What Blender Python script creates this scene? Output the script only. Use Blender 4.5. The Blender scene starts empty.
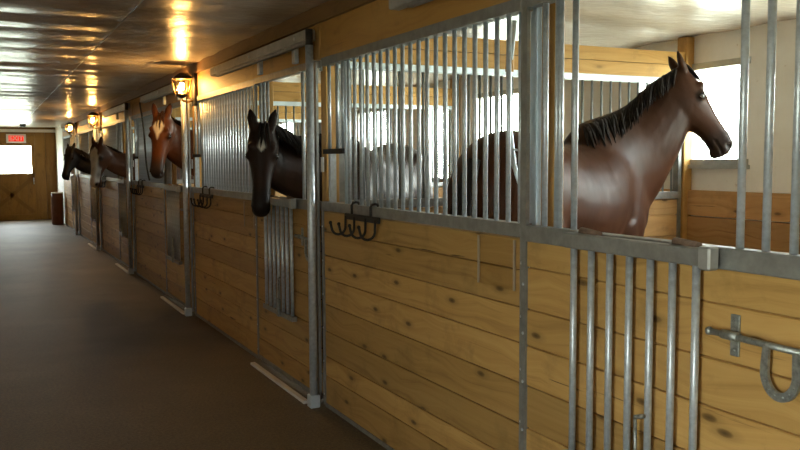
import bpy, math, random
import numpy as np
from mathutils import Vector, Matrix, Quaternion

random.seed(7)
C = bpy.context.scene.collection
PI = math.pi

# ------------------------------------------------------------------ layout
PITCH = 3.70                      # stall module along the aisle (y)
BASES = [-1.39 + PITCH * k for k in range(6)]
RAIL = 1.34                       # top of the lower rail
TOP = 2.20                        # underside of the grille top rail
CEIL = 2.575
DEPTH = 3.20                      # stall depth (x)
AISLE = -3.75
FAR = 23.0
NEAR = -7.0

# ------------------------------------------------------------------ mesh builder
class MB:
    """Collects shapes into one mesh; keeps a grain coordinate per corner."""
    def __init__(s):
        s.v = []; s.f = []; s.g = []; s.sm = []

    def add(s, vs, fs, g=None, smooth=False):
        b = len(s.v)
        s.v += [Vector(p) for p in vs]
        for i, f in enumerate(fs):
            s.f.append([b + k for k in f])
            s.g.append(g[i] if g else [(0, 0, 0)] * len(f))
            s.sm.append(smooth)

    def box(s, lo, hi, grain=None, bev=0.0):
        """Box; grain 0/1/2 is the axis the wood grain runs along."""
        x0, y0, z0 = lo; x1, y1, z1 = hi
        if bev > 0:
            return s.bevbox(lo, hi, grain, bev)
        vs = [(x0,y0,z0),(x1,y0,z0),(x1,y1,z0),(x0,y1,z0),(x0,y0,z1),(x1,y0,z1),(x1,y1,z1),(x0,y1,z1)]
        fs = [(0,3,2,1),(4,5,6,7),(0,1,5,4),(1,2,6,5),(2,3,7,6),(3,0,4,7)]
        s.add(vs, fs, s._grain(vs, fs, grain))

    def _grain(s, vs, fs, grain):
        if grain is None: grain = max(range(3), key=lambda a: max(v[a] for v in vs) - min(v[a] for v in vs))
        ra, rb, rc = random.uniform(0, 50), random.uniform(0, 50), random.random()
        o = [a for a in range(3) if a != grain]
        out = []
        for f in fs:
            out.append([(vs[k][grain] + ra, vs[k][o[0]] * .7 + vs[k][o[1]] + rb, rc) for k in f])
        return out

    def bevbox(s, lo, hi, grain, b):
        vs = []
        c = [(lo[i] + hi[i]) / 2 for i in range(3)]; h = [(hi[i] - lo[i]) / 2 for i in range(3)]
        idx = {}
        for sx in (-1, 1):
            for sy in (-1, 1):
                for sz in (-1, 1):
                    for a in range(3):
                        p = [c[0] + sx * (h[0] - b), c[1] + sy * (h[1] - b), c[2] + sz * (h[2] - b)]
                        p[a] += (sx, sy, sz)[a] * b
                        idx[(sx, sy, sz, a)] = len(vs); vs.append(tuple(p))
        fs = []
        for a in range(3):
            o = [i for i in range(3) if i != a]
            for sg in (-1, 1):
                q = []
                for (p, r) in ((-1, -1), (1, -1), (1, 1), (-1, 1)):
                    k = [0, 0, 0]; k[a] = sg; k[o[0]] = p; k[o[1]] = r
                    q.append(idx[(k[0], k[1], k[2], a)])
                flip = (sg < 0) != (a == 1)
                fs.append(q[::-1] if flip else q)
        for a in range(3):                         # edges along axis a
            o = [i for i in range(3) if i != a]
            for p in (-1, 1):
                for r in (-1, 1):
                    k0 = [0, 0, 0]; k0[o[0]] = p; k0[o[1]] = r; k1 = list(k0); k0[a] = -1; k1[a] = 1
                    fs.append([idx[(*k0, o[0])], idx[(*k1, o[0])], idx[(*k1, o[1])], idx[(*k0, o[1])]])
        for sx in (-1, 1):
            for sy in (-1, 1):
                for sz in (-1, 1):
                    fs.append([idx[(sx, sy, sz, a)] for a in range(3)])
        cc = Vector(c)
        for i, f in enumerate(fs):
            P = [Vector(vs[k]) for k in f]
            n = (P[1] - P[0]).cross(P[2] - P[0])
            if n.dot(sum(P, Vector()) / len(P) - cc) < 0: fs[i] = f[::-1]
        s.add(vs, fs, s._grain(vs, fs, grain))

    def tube(s, pts, r, n=10, cap=True, smooth=True):
        pts = [Vector(p) for p in pts]
        rs = r if isinstance(r, (list, tuple)) else [r] * len(pts)
        vs = []; fs = []
        t0 = (pts[1] - pts[0]).normalized()
        u = t0.orthogonal().normalized()
        for i, p in enumerate(pts):
            t = (pts[min(i + 1, len(pts) - 1)] - pts[max(i - 1, 0)]).normalized()
            u = (u - t * u.dot(t)).normalized(); w = t.cross(u)
            for k in range(n):
                a = 2 * PI * k / n
                vs.append(p + (u * math.cos(a) + w * math.sin(a)) * rs[i])
        for i in range(len(pts) - 1):
            for k in range(n):
                fs.append((i*n+k, i*n+(k+1) % n, (i+1)*n+(k+1) % n, (i+1)*n+k))
        s.add(vs, fs, None, smooth)
        if cap:
            b = len(s.v) - len(vs)
            for ring, rev in ((0, True), (len(pts) - 1, False)):
                f = [b + ring * n + k for k in range(n)]
                s.f.append(f[::-1] if rev else f); s.g.append([(0, 0, 0)] * n); s.sm.append(False)

    def loft(s, rings, smooth=True):
        n = len(rings[0]); vs = [p for r in rings for p in r]; fs = []
        for i in range(len(rings) - 1):
            for k in range(n):
                fs.append((i*n+k, i*n+(k+1) % n, (i+1)*n+(k+1) % n, (i+1)*n+k))
        c0 = sum((Vector(p) for p in rings[0]), Vector()) / n
        c1 = sum((Vector(p) for p in rings[-1]), Vector()) / n
        a = len(vs); vs = vs + [c0, c1]
        for k in range(n):
            fs.append((a, (k + 1) % n, k)); m = (len(rings) - 1) * n
            fs.append((a + 1, m + k, m + (k + 1) % n))
        s.add(vs, fs, None, smooth)

    def ball(s, c, r, nu=12, nv=8, M=None):
        c = Vector(c); rr = r if isinstance(r, (tuple, list)) else (r, r, r)
        rings = []
        for j in range(nv + 1):
            th = PI * (j + .02) / (nv + .04); ring = []
            for i in range(nu):
                ph = 2 * PI * i / nu
                p = Vector((rr[0]*math.sin(th)*math.cos(ph), rr[1]*math.sin(th)*math.sin(ph), -rr[2]*math.cos(th)))
                ring.append(c + (M @ p if M else p))
            rings.append(ring)
        s.loft(rings)

    def mesh(s, name, mats):
        me = bpy.data.meshes.new(name)
        me.from_pydata([tuple(v) for v in s.v], [], s.f)
        at = me.attributes.new('grain', 'FLOAT_VECTOR', 'CORNER')
        flat = [x for g in s.g for c in g for x in c]
        at.data.foreach_set('vector', flat)
        me.polygons.foreach_set('use_smooth', s.sm)
        for m in (mats if isinstance(mats, (list, tuple)) else [mats]): me.materials.append(m)
        me.update()
        return me

    def build(s, name, mat, parent=None, loc=(0, 0, 0)):
        return link(name, s.mesh(name, mat), parent, loc)


def link(name, me, parent=None, loc=(0, 0, 0), scale=None):
    o = bpy.data.objects.new(name, me); C.objects.link(o)
    o.location = loc
    if scale: o.scale = scale
    if parent: o.parent = parent
    return o

def tag(o, label=None, cat=None, group=None, kind=None):
    if label: o['label'] = label
    if cat: o['category'] = cat
    if group: o['group'] = group
    if kind: o['kind'] = kind
    return o

def thing(name, loc, label, cat, group=None):
    o = bpy.data.objects.new(name, None); C.objects.link(o)
    o.location = loc; o.empty_display_size = .1
    return tag(o, label, cat, group)

def kids(o): return [c for c in bpy.data.objects if c.parent == o]

def copy_tree(o, parent=None):
    c = o.copy(); C.objects.link(c)
    if parent: c.parent = parent
    for ch in KID.get(o.name, []) or kids(o): copy_tree(ch, c)
    return c
KID = {}

# ------------------------------------------------------------------ materials
def mat(name):
    m = bpy.data.materials.new(name); m.use_nodes = True
    nt = m.node_tree; b = nt.nodes['Principled BSDF']
    return m, nt, b

def N(nt, t, **kw):
    n = nt.nodes.new(t)
    for k, v in kw.items():
        if k in n.inputs: n.inputs[k].default_value = v
        else: setattr(n, k, v)
    return n

def ramp(nt, pts):
    r = nt.nodes.new('ShaderNodeValToRGB')
    e = r.color_ramp.elements
    while len(e) < len(pts): e.new(.5)
    for i, (p, c) in enumerate(pts):
        e[i].position = p; e[i].color = (*c, 1)
    return r

def mixc(nt, fac, a, b, mode='MIX'):
    m = nt.nodes.new('ShaderNodeMix'); m.data_type = 'RGBA'; m.blend_type = mode
    for sock, v in ((m.inputs[0], fac), (m.inputs[6], a), (m.inputs[7], b)):
        if hasattr(v, 'links'): nt.links.new(v, sock)
        else: sock.default_value = v if not isinstance(v, tuple) else (*v, 1)
    return m.outputs[2]

def math_(nt, op, a, b=None):
    m = nt.nodes.new('ShaderNodeMath'); m.operation = op
    for i, v in enumerate((a, b)):
        if v is None: continue
        if hasattr(v, 'links'): nt.links.new(v, m.inputs[i])
        else: m.inputs[i].default_value = v
    return m.outputs[0]

def wood(name, light, mid, dark, rough=.55, knots=1.0, var=.24):
    m, nt, b = mat(name); L = nt.links.new
    at = N(nt, 'ShaderNodeAttribute', attribute_name='grain')
    sep = N(nt, 'ShaderNodeSeparateXYZ'); L(at.outputs['Vector'], sep.inputs[0])
    # knots: sparse cells, stretched along the grain
    kv = N(nt, 'ShaderNodeVectorMath', operation='MULTIPLY'); L(at.outputs['Vector'], kv.inputs[0]); kv.inputs[1].default_value = (2.1, 5.5, 0)
    vo = N(nt, 'ShaderNodeTexVoronoi', feature='F1', Scale=1.0, Randomness=1.0); vo.voronoi_dimensions = '2D'; L(kv.outputs[0], vo.inputs['Vector'])
    csep = N(nt, 'ShaderNodeSeparateColor'); L(vo.outputs['Color'], csep.inputs[0])
    pick = math_(nt, 'GREATER_THAN', csep.outputs[0], .42)
    kn = ramp(nt, [(0, (1, 1, 1)), (.05, (.75, .75, .75)), (.075, (.28, .28, .28)), (.17, (0, 0, 0))]); L(vo.outputs['Distance'], kn.inputs[0])
    kfac = math_(nt, 'MULTIPLY', math_(nt, 'MULTIPLY', kn.outputs[0], pick), knots)
    swirl = math_(nt, 'MULTIPLY', math_(nt, 'SUBTRACT', .5, math_(nt, 'MINIMUM', vo.outputs['Distance'], .5)), .09)
    # grain
    cmb = N(nt, 'ShaderNodeCombineXYZ')
    L(math_(nt, 'MULTIPLY', sep.outputs[0], 1.1), cmb.inputs[0])
    L(math_(nt, 'MULTIPLY', math_(nt, 'ADD', sep.outputs[1], swirl), 26), cmb.inputs[1])
    L(math_(nt, 'MULTIPLY', sep.outputs[2], 9), cmb.inputs[2])
    n1 = N(nt, 'ShaderNodeTexNoise', Scale=1.0, Detail=5.0, Roughness=.6, Distortion=.8); L(cmb.outputs[0], n1.inputs['Vector'])
    n2 = N(nt, 'ShaderNodeTexNoise', Scale=1.4, Detail=3.0); L(at.outputs['Vector'], n2.inputs['Vector'])
    rp = ramp(nt, [(.28, dark), (.46, mid), (.7, light)]); L(n1.outputs[0], rp.inputs[0])
    col = mixc(nt, math_(nt, 'MULTIPLY', n2.outputs[0], .6), rp.outputs[0], mid)
    tone = N(nt, 'ShaderNodeMapRange'); L(sep.outputs[2], tone.inputs[0]); tone.inputs[3].default_value = 1 - var; tone.inputs[4].default_value = 1 + var * .6
    tc = N(nt, 'ShaderNodeCombineColor'); [L(tone.outputs[0], tc.inputs[i]) for i in range(3)]
    col = mixc(nt, 1.0, col, tc.outputs[0], 'MULTIPLY')
    col = mixc(nt, kfac, col, tuple(c * .28 for c in dark))
    # scuffs
    n3 = N(nt, 'ShaderNodeTexNoise', Scale=3.0, Detail=6.0, Roughness=.7); L(at.outputs['Vector'], n3.inputs['Vector'])
    sc = ramp(nt, [(.54, (0, 0, 0)), (.76, (.7, .7, .7))]); L(n3.outputs[0], sc.inputs[0])
    col = mixc(nt, sc.outputs[0], col, tuple(c * .45 for c in mid))
    cv = N(nt, 'ShaderNodeVectorMath', operation='MULTIPLY'); L(at.outputs['Vector'], cv.inputs[0]); cv.inputs[1].default_value = (1.6, 34, 3)
    n4 = N(nt, 'ShaderNodeTexNoise', Scale=1.0, Detail=3.0, Distortion=.4); L(cv.outputs[0], n4.inputs['Vector'])
    ck = ramp(nt, [(.70, (0, 0, 0)), (.745, (.85, .85, .85))]); L(n4.outputs[0], ck.inputs[0])
    col = mixc(nt, math_(nt, 'MULTIPLY', ck.outputs[0], knots), col, tuple(c * .22 for c in dark))
    L(col, b.inputs['Base Color'])
    b.inputs['Roughness'].default_value = rough
    b.inputs['Specular IOR Level'].default_value = .3
    bp = N(nt, 'ShaderNodeBump', Strength=.25, Distance=.004); L(n1.outputs[0], bp.inputs['Height']); L(bp.outputs[0], b.inputs['Normal'])
    return m

def plain(name, col, rough=.5, metal=0.0, noise=0.0, nscale=20, spec=.5, bump=0.0):
    m, nt, b = mat(name); L = nt.links.new
    b.inputs['Roughness'].default_value = rough; b.inputs['Metallic'].default_value = metal
    b.inputs['Specular IOR Level'].default_value = spec
    b.inputs['Base Color'].default_value = (*col, 1)
    if noise > 0:
        tc = N(nt, 'ShaderNodeTexCoord')
        n = N(nt, 'ShaderNodeTexNoise', Scale=nscale, Detail=4.0, Roughness=.6); L(tc.outputs['Object'], n.inputs['Vector'])
        r = ramp(nt, [(.3, tuple(c * (1 - noise) for c in col)), (.7, tuple(min(1, c * (1 + noise)) for c in col))]); L(n.outputs[0], r.inputs[0])
        L(r.outputs[0], b.inputs['Base Color'])
        if bump:
            bp = N(nt, 'ShaderNodeBump', Strength=.4, Distance=bump); L(n.outputs[0], bp.inputs['Height']); L(bp.outputs[0], b.inputs['Normal'])
    return m

PINE = wood('pine_boards', (.57, .36, .128), (.47, .275, .085), (.29, .155, .045))
PINE_IN = wood('stall_pine', (.66, .43, .2), (.56, .34, .14), (.38, .2, .07))
KICK = wood('kick_boards', (.54, .33, .15), (.45, .25, .10), (.22, .105, .035), knots=.9)
BEAM = wood('header_wood', (.52, .30, .085), (.46, .25, .065), (.36, .18, .045), knots=.25, var=.12)
SHADEBEAM = wood('shaded_trim_wood', (.30, .17, .06), (.25, .135, .045), (.18, .09, .03), knots=.2, var=.1)  # darker wood colour carries the shade on the header's upper part
POSTW = wood('post_wood', (.60, .36, .12), (.52, .29, .085), (.4, .2, .055), knots=.5, var=.1)
ENDW = wood('end_wall_wood', (.26, .135, .03), (.22, .11, .022), (.15, .07, .014), knots=.3, var=.15)
STEEL = plain('galvanised_steel', (.60, .655, .71), .40, .5, .18, 35)
RAILM = plain('galvanised_frame', (.29, .29, .275), .48, .5, .2, 18)
DIVS = plain('dull_steel', (.22, .24, .24), .5, .5, .2, 25)
CHAN = plain('bright_zinc_channel', (.66, .76, .84), .42, .35, .1, 9)
TRACK = plain('track_steel', (.42, .42, .40), .5, .5, .15, 12)
IRON = plain('dark_iron', (.018, .014, .012), .6, .2, .3, 40)
SHOE = plain('worn_horseshoe_steel', (.34, .36, .34), .45, .7, .35, 60)
WORN = plain('worn_brown_sleeve', (.20, .13, .09), .7, .1, .3, 30)
WHITEP = plain('white_paint', (.78, .77, .72), .6, 0, .06, 6)
WHITEPL = plain('white_plastic', (.8, .8, .78), .4)
LEATHER = plain('leather', (.05, .03, .02), .6, 0, .2, 30)
ROPE = plain('dark_rope', (.05, .045, .04), .9, 0, .3, 90)
BLACK = plain('black_metal', (.03, .025, .02), .5, .3)
BRASS = plain('aged_brass', (.35, .22, .08), .4, .8, .2, 30)
REDB = plain('red_brown_plastic', (.10, .035, .025), .5, 0, .1, 8)
REDL = plain('sign_red', (.75, .04, .03), .5)

def m_wallpaint():
    m, nt, b = mat('white_wall_paint'); L = nt.links.new
    tc = N(nt, 'ShaderNodeTexCoord')
    n = N(nt, 'ShaderNodeTexNoise', Scale=2.5, Detail=8.0, Roughness=.65); L(tc.outputs['Object'], n.inputs['Vector'])
    r = ramp(nt, [(.3, (.80, .78, .74)), (.6, (.88, .87, .84))]); L(n.outputs[0], r.inputs[0])
    n2 = N(nt, 'ShaderNodeTexNoise', Scale=14.0, Detail=4.0); L(tc.outputs['Object'], n2.inputs['Vector'])
    s = ramp(nt, [(.68, (0, 0, 0)), (.74, (.5, .5, .5))]); L(n2.outputs[0], s.inputs[0])
    L(mixc(nt, s.outputs[0], r.outputs[0], (.4, .3, .2)), b.inputs['Base Color'])
    b.inputs['Roughness'].default_value = .7
    bp = N(nt, 'ShaderNodeBump', Strength=.2, Distance=.003); L(n.outputs[0], bp.inputs['Height']); L(bp.outputs[0], b.inputs['Normal'])
    return m
WALLP = m_wallpaint()

def m_ceiling():
    m, nt, b = mat('glossy_painted_ceiling'); L = nt.links.new
    tc = N(nt, 'ShaderNodeTexCoord')
    n = N(nt, 'ShaderNodeTexNoise', Scale=1.3, Detail=6.0, Roughness=.6); L(tc.outputs['Object'], n.inputs['Vector'])
    r = ramp(nt, [(.3, (.56, .49, .41)), (.7, (.66, .60, .52))]); L(n.outputs[0], r.inputs[0])
    mp = N(nt, 'ShaderNodeMapping'); mp.inputs['Scale'].default_value = (1.0, 1.6, 1); L(tc.outputs['Object'], mp.inputs[0])
    n2 = N(nt, 'ShaderNodeTexNoise', Scale=22.0, Detail=5.0, Roughness=.6); L(mp.outputs[0], n2.inputs['Vector'])
    n3 = N(nt, 'ShaderNodeTexNoise', Scale=7.0, Detail=2.0); L(mp.outputs[0], n3.inputs['Vector'])
    sp = ramp(nt, [(.70, (0, 0, 0)), (.76, (.45, .45, .45))]); L(n2.outputs[0], sp.inputs[0])
    L(mixc(nt, sp.outputs[0], r.outputs[0], (.3, .22, .13)), b.inputs['Base Color'])
    b.inputs['Roughness'].default_value = .27
    b.inputs['Specular IOR Level'].default_value = .6
    b1 = N(nt, 'ShaderNodeBump', Strength=.5, Distance=.006); L(n2.outputs[0], b1.inputs['Height'])
    b2 = N(nt, 'ShaderNodeBump', Strength=.6, Distance=.02); L(n3.outputs[0], b2.inputs['Height']); L(b1.outputs[0], b2.inputs['Normal'])
    L(b2.outputs[0], b.inputs['Normal'])
    return m
CEILM = m_ceiling()

def m_floor():
    m, nt, b = mat('packed_aisle_floor'); L = nt.links.new
    tc = N(nt, 'ShaderNodeTexCoord')
    n = N(nt, 'ShaderNodeTexNoise', Scale=.9, Detail=8.0, Roughness=.65); L(tc.outputs['Object'], n.inputs['Vector'])
    r = ramp(nt, [(.3, (.105, .078, .045)), (.55, (.145, .112, .068)), (.75, (.19, .155, .10))]); L(n.outputs[0], r.inputs[0])
    n2 = N(nt, 'ShaderNodeTexNoise', Scale=55.0, Detail=6.0, Roughness=.7); L(tc.outputs['Object'], n2.inputs['Vector'])
    g = ramp(nt, [(.35, (.45, .45, .45)), (.65, (1.4, 1.4, 1.4))]); L(n2.outputs[0], g.inputs[0])
    L(mixc(nt, 1.0, r.outputs[0], g.outputs[0], 'MULTIPLY'), b.inputs['Base Color'])
    rr = N(nt, 'ShaderNodeMapRange'); L(n2.outputs[0], rr.inputs[0]); rr.inputs[3].default_value = .42; rr.inputs[4].default_value = .75
    L(rr.outputs[0], b.inputs['Roughness'])
    b.inputs['Specular IOR Level'].default_value = .45
    bp = N(nt, 'ShaderNodeBump', Strength=.7, Distance=.012); L(n2.outputs[0], bp.inputs['Height']); L(bp.outputs[0], b.inputs['Normal'])
    return m
FLOORM = m_floor()

def m_clear(name, tint, gloss):
    m = bpy.data.materials.new(name); m.use_nodes = True; nt = m.node_tree; nt.nodes.clear()
    o = N(nt, 'ShaderNodeOutputMaterial'); t = N(nt, 'ShaderNodeBsdfTransparent'); t.inputs[0].default_value = (*tint, 1)
    g = N(nt, 'ShaderNodeBsdfGlossy', Roughness=.08); mx = N(nt, 'ShaderNodeMixShader'); mx.inputs[0].default_value = gloss
    nt.links.new(t.outputs[0], mx.inputs[1]); nt.links.new(g.outputs[0], mx.inputs[2]); nt.links.new(mx.outputs[0], o.inputs[0])
    return m
FROST = plain('frosted_plastic_edge', (.42, .34, .24), .4)
GLASS = m_clear('lantern_glass', (1, .93, .78), .06)
ACRYL = m_clear('clear_acrylic', (.985, .98, .97), .05)

def m_emit(name, col, st):
    m = bpy.data.materials.new(name); m.use_nodes = True; nt = m.node_tree; nt.nodes.clear()
    o = N(nt, 'ShaderNodeOutputMaterial'); e = N(nt, 'ShaderNodeEmission', Strength=st); e.inputs[0].default_value = (*col, 1)
    nt.links.new(e.outputs[0], o.inputs[0]); return m
BULB = m_emit('warm_bulb', (1, .55, .17), 900)
SIGNLIT = m_emit('lit_sign_red', (1, .05, .03), 1.1)

def m_coat():
    m, nt, b = mat('horse_coat'); L = nt.links.new
    a = N(nt, 'ShaderNodeAttribute', attribute_name='coat')
    tc = N(nt, 'ShaderNodeTexCoord')
    n = N(nt, 'ShaderNodeTexNoise', Scale=6.0, Detail=6.0, Roughness=.6); L(tc.outputs['Object'], n.inputs['Vector'])
    g = ramp(nt, [(.3, (.75, .75, .75)), (.7, (1.2, 1.2, 1.2))]); L(n.outputs[0], g.inputs[0])
    L(mixc(nt, 1.0, a.outputs['Color'], g.outputs[0], 'MULTIPLY'), b.inputs['Base Color'])
    b.inputs['Roughness'].default_value = .43; b.inputs['Specular IOR Level'].default_value = .12
    b.inputs['Sheen Weight'].default_value = .0; b.inputs['Sheen Roughness'].default_value = .4
    n2 = N(nt, 'ShaderNodeTexNoise', Scale=160.0, Detail=2.0); L(tc.outputs['Object'], n2.inputs['Vector'])
    mm = N(nt, 'ShaderNodeMapping'); mm.inputs['Scale'].default_value = (1.3, 1.0, .75); mm.inputs['Rotation'].default_value = (0, .5, 0); L(tc.outputs['Object'], mm.inputs[0])
    n3 = N(nt, 'ShaderNodeTexNoise', Scale=5.0, Detail=2.0, Roughness=.5, Distortion=.3); L(mm.outputs[0], n3.inputs['Vector'])
    b3 = N(nt, 'ShaderNodeBump', Strength=.32, Distance=.03); L(n3.outputs[0], b3.inputs['Height'])
    bp = N(nt, 'ShaderNodeBump', Strength=.12, Distance=.002); L(n2.outputs[0], bp.inputs['Height']); L(b3.outputs[0], bp.inputs['Normal']); L(bp.outputs[0], b.inputs['Normal'])
    return m
COAT = m_coat()
HAIR = plain('dark_hair', (.010, .007, .006), .7, 0, .3, 50, .2)
HAIRB = plain('brown_hair', (.04, .016, .008), .7, 0, .3, 50, .2)
EYE = plain('horse_eye', (.008, .005, .004), .06, spec=.7)

# ------------------------------------------------------------------ setting
def setting():
    f = MB()
    f.box((AISLE - .2, NEAR - .2, -.12), (DEPTH + .2, FAR + .2, 0), 1)
    tag(f.build('floor', FLOORM), kind='structure')

    # ceiling: sheets sag a little between the trusses
    ce = MB(); nx, ny = 30, 300; vs = []; fs = []
    rng = random.Random(3)
    sag = [rng.uniform(.4, 1.3) for _ in range(60)]
    for j in range(ny + 1):
        y = NEAR + (FAR - NEAR) * j / ny
        t = (y - NEAR) / .61; k = int(t); fr = t - k
        for i in range(nx + 1):
            x = AISLE + (DEPTH - AISLE) * i / nx
            z = CEIL + .012 - 0.017 * sag[k % 60] * math.sin(PI * fr) * (1 + .3 * math.sin(x * 1.3 + k))
            vs.append((x, y, z))
    for j in range(ny):
        for i in range(nx):
            a = j * (nx + 1) + i
            fs.append((a, a + nx + 1, a + nx + 2, a + 1))
    ce.add(vs, fs, None, True)
    ce.box((AISLE - .2, NEAR - .2, CEIL + .03), (DEPTH + .2, FAR + .2, CEIL + .15), 1)
    tag(ce.build('ceiling', CEILM), kind='structure')

    # outer stall wall with window holes
    wins = [(1.745, 2.265), (2.37, 2.9), (3.15, 4.35), (4.64, 5.61), (6.12, 6.75), (8.0, 9.0), (11.9, 12.9), (15.6, 16.6), (19.3, 20.3), (-1.3, .95)]  # low second-stall window and wide off-frame one added for more daylight
    wins.sort()
    w = MB(); X0, X1 = DEPTH, DEPTH + .12
    def span(ab): return (1.42, 2.42) if ab[0] < 0 else (1.60, 2.31) if ab[0] < 3 else (1.38, 1.74) if ab[0] < 4 else (1.38, 2.31)
    y = NEAR
    for a, b in wins:
        z0, z1 = span((a, b))
        w.box((X0, y, 0), (X1, a, CEIL + .03)); w.box((X0, a, 0), (X1, b, z0)); w.box((X0, a, z1), (X1, b, CEIL + .03)); y = b
    w.box((X0, y, 0), (X1, FAR, CEIL + .03))
    tag(w.build('wall_right', WALLP), kind='structure')
    for i, (a, b) in enumerate(wins):
        z0, z1 = span((a, b))
        o = thing('window_%d' % (i + 1), (X0, (a + b) / 2, z0), None, None); o['kind'] = 'structure'
        hw = (b - a) / 2; hh = z1 - z0
        fr = MB()
        fr.box((-.025, -hw - .045, -.045), (.0, hw + .045, 0), 1); fr.box((-.025, -hw - .045, hh), (.0, hw + .045, hh + .05), 1)
        fr.build('window_frame', TRACK, o)
        g = MB(); r = .003
        n = int(2 * hw / .05)
        for k in range(1, n):
            yy = -hw + 2 * hw * k / n; g.box((.05 - r, yy - r, 0), (.05 + r, yy + r, hh))
        n = int(hh / .05)
        for k in range(1, n):
            zz = hh * k / n; g.box((.055 - r, -hw, zz - r), (.055 + r, hw, zz + r))
        g.build('wire_mesh', STEEL, o)
        gl = MB(); gl.box((.085, -hw, 0), (.089, hw, hh)); gl.build('pane', PANE, o)
        sl = MB(); sl.box((-.05, -hw - .06, -.075), (.03, hw + .06, -.045), 1); sl.build('sill', TRACK, o)
        portal((X1 + .01, (a + b) / 2, (z0 + z1) / 2), (0, -PI / 2, 0), hh, b - a)

    # kick boards along the outer wall
    k = MB(); zz = .0
    for h in (.3, .29, .3, .255, .21):
        y = NEAR
        while y < FAR:
            L = random.choice((2.4, 3.0, 3.6)); e = min(y + L, FAR)
            k.box((DEPTH - .04 + random.uniform(-.004, .004), y + .002, zz + .004), (DEPTH, e - .002, zz + h - .004), 1); y = e
        zz += h
    tag(k.build('baseboard_right', KICK), kind='structure')

    # opposite aisle wall (boarded, unseen doorway added to let in daylight), far wall, solid near wall
    lw = MB(); zz = 0; ly0, ly1, lz = -3.55, -3.0, 2.2
    while zz < CEIL:
        e = min(zz + .2, CEIL + .02)
        if e <= lz + .01:
            lw.box((AISLE - .05, NEAR, zz + .002), (AISLE, ly0, e - .002), 1); lw.box((AISLE - .05, ly1, zz + .002), (AISLE, FAR, e - .002), 1)
        else: lw.box((AISLE - .05, NEAR, zz + .002), (AISLE, FAR, e - .002), 1)
        zz += .2
    tag(lw.build('wall_left', PINE), kind='structure')
    lt = MB(); lt.box((AISLE - .07, ly0 - .1, 0), (AISLE + .02, ly0, lz + .1), 2); lt.box((AISLE - .07, ly1, 0), (AISLE + .02, ly1 + .1, lz + .1), 2); lt.box((AISLE - .07, ly0, lz), (AISLE + .02, ly1, lz + .1), 1)  # frame round the added doorway
    tag(lt.build('trim_added_doorway', BEAM), kind='structure')
    portal((AISLE - .08, (ly0 + ly1) / 2, lz / 2), (0, PI / 2, 0), lz, ly1 - ly0)

    fw = MB()
    dx0, dx1 = -1.80, -.56
    wx0, wx1, wz0, wz1 = -1.66, -.62, 1.30, 2.06
    xx = dx1
    fw.box((dx1, FAR + .1, 0), (0, FAR + .12, CEIL), 2)
    for n in range(2):
        fw.box((xx + .003, FAR, 0), (xx + .28 - .003, FAR + .1, CEIL + .02), 2); xx += .28
    fw.box((0, FAR, 0), (DEPTH, FAR + .1, CEIL + .02), 2)
    fw.box((dx0, FAR, 2.33), (dx1, FAR + .1, CEIL + .02), 0); fw.box((dx0 - .05, FAR + .07, 2.2), (dx1 + .05, FAR + .12, CEIL), 0); fw.box((dx0 - .02, FAR - .04, 0), (dx1 + .02, FAR + .1, .022), 0)
    xx = AISLE
    while xx < dx0 - .01:
        e = min(xx + .3, dx0); fw.box((xx + .002, FAR, 0), (e - .002, FAR + .1, CEIL + .02), 2); xx = e
    tag(fw.build('wall_far', ENDW), kind='structure')
    d = thing('door_1', (dx1, FAR, 0), None, None); d['kind'] = 'structure'
    lf = MB(); W = dx1 - dx0
    def rel(x): return x - dx1
    n = 6
    for k_ in range(n):
        a = rel(dx0) + W * k_ / n; lf.box((a + .002, .0, .02), (a + W / n - .002, .04, wz0), 2)
    lf.box((rel(dx0), .04, .02), (0, .06, wz0), 2)
    lf.box((rel(dx0), .0, wz0), (rel(wx0), .04, wz1), 2); lf.box((rel(wx1), .0, wz0), (0, .04, wz1), 2)
    lf.box((rel(dx0), .0, wz1), (0, .04, 2.33), 0)
    lf.build('door_leaf', ENDW, d)
    br = MB()
    for (x0_, zz0, x1_, zz1) in ((rel(dx0) + .05, .2, -.05, 1.2), (-.05, .2, rel(dx0) + .05, 1.2)):
        p = Vector((x0_, 0, zz0)); q = Vector((x1_, 0, zz1)); t = (q - p).normalized(); u = Vector((-t.z, 0, t.x)) * .05
        vs = [p + u, p - u, q - u, q + u]; f_ = Vector((0, -.02, 0))
        br.add([*vs, *[v + f_ for v in vs]], [(0, 1, 2, 3), (7, 6, 5, 4), (0, 4, 5, 1), (1, 5, 6, 2), (2, 6, 7, 3), (3, 7, 4, 0)])
    br.box((rel(dx0), -.02, .02), (0, 0, .16), 0); br.box((rel(dx0), -.02, 1.2), (0, 0, 1.30), 0); br.box((-.09, -.02, .16), (0, 0, 2.33), 2)
    br.build('door_brace', ENDW, d)
    pn = MB(); pn.box((rel(wx0), .015, wz0), (rel(wx1), .02, wz1)); pn.build('pane', PANE, d)
    hd = MB(); hd.tube([(-.05, -.05, 1.0), (-.05, -.05, 1.18)], .012); hd.build('door_handle', STEEL, d)
    portal(((wx0 + wx1) / 2, FAR + .12, (wz0 + wz1) / 2), (-PI / 2, 0, 0), wx1 - wx0, wz1 - wz0)

    t = MB(); t.box((0, FAR - .06, 0), (.06, FAR, CEIL), 2); t.box((AISLE, FAR - .05, 2.44), (0, FAR, 2.52), 0)
    tag(t.build('trim_3', WHITEP), kind='structure')

    nw = MB(); xx = AISLE
    while xx < DEPTH:
        e = min(xx + .3, DEPTH); nw.box((xx + .001, NEAR - .1, 0), (e - .001, NEAR, CEIL + .02), 2); xx = e
    tag(nw.build('wall_near', ENDW), kind='structure')

    # boarded stretch beside and behind the camera, and the white stretch at the far end
    b = MB(); zz = 0
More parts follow.
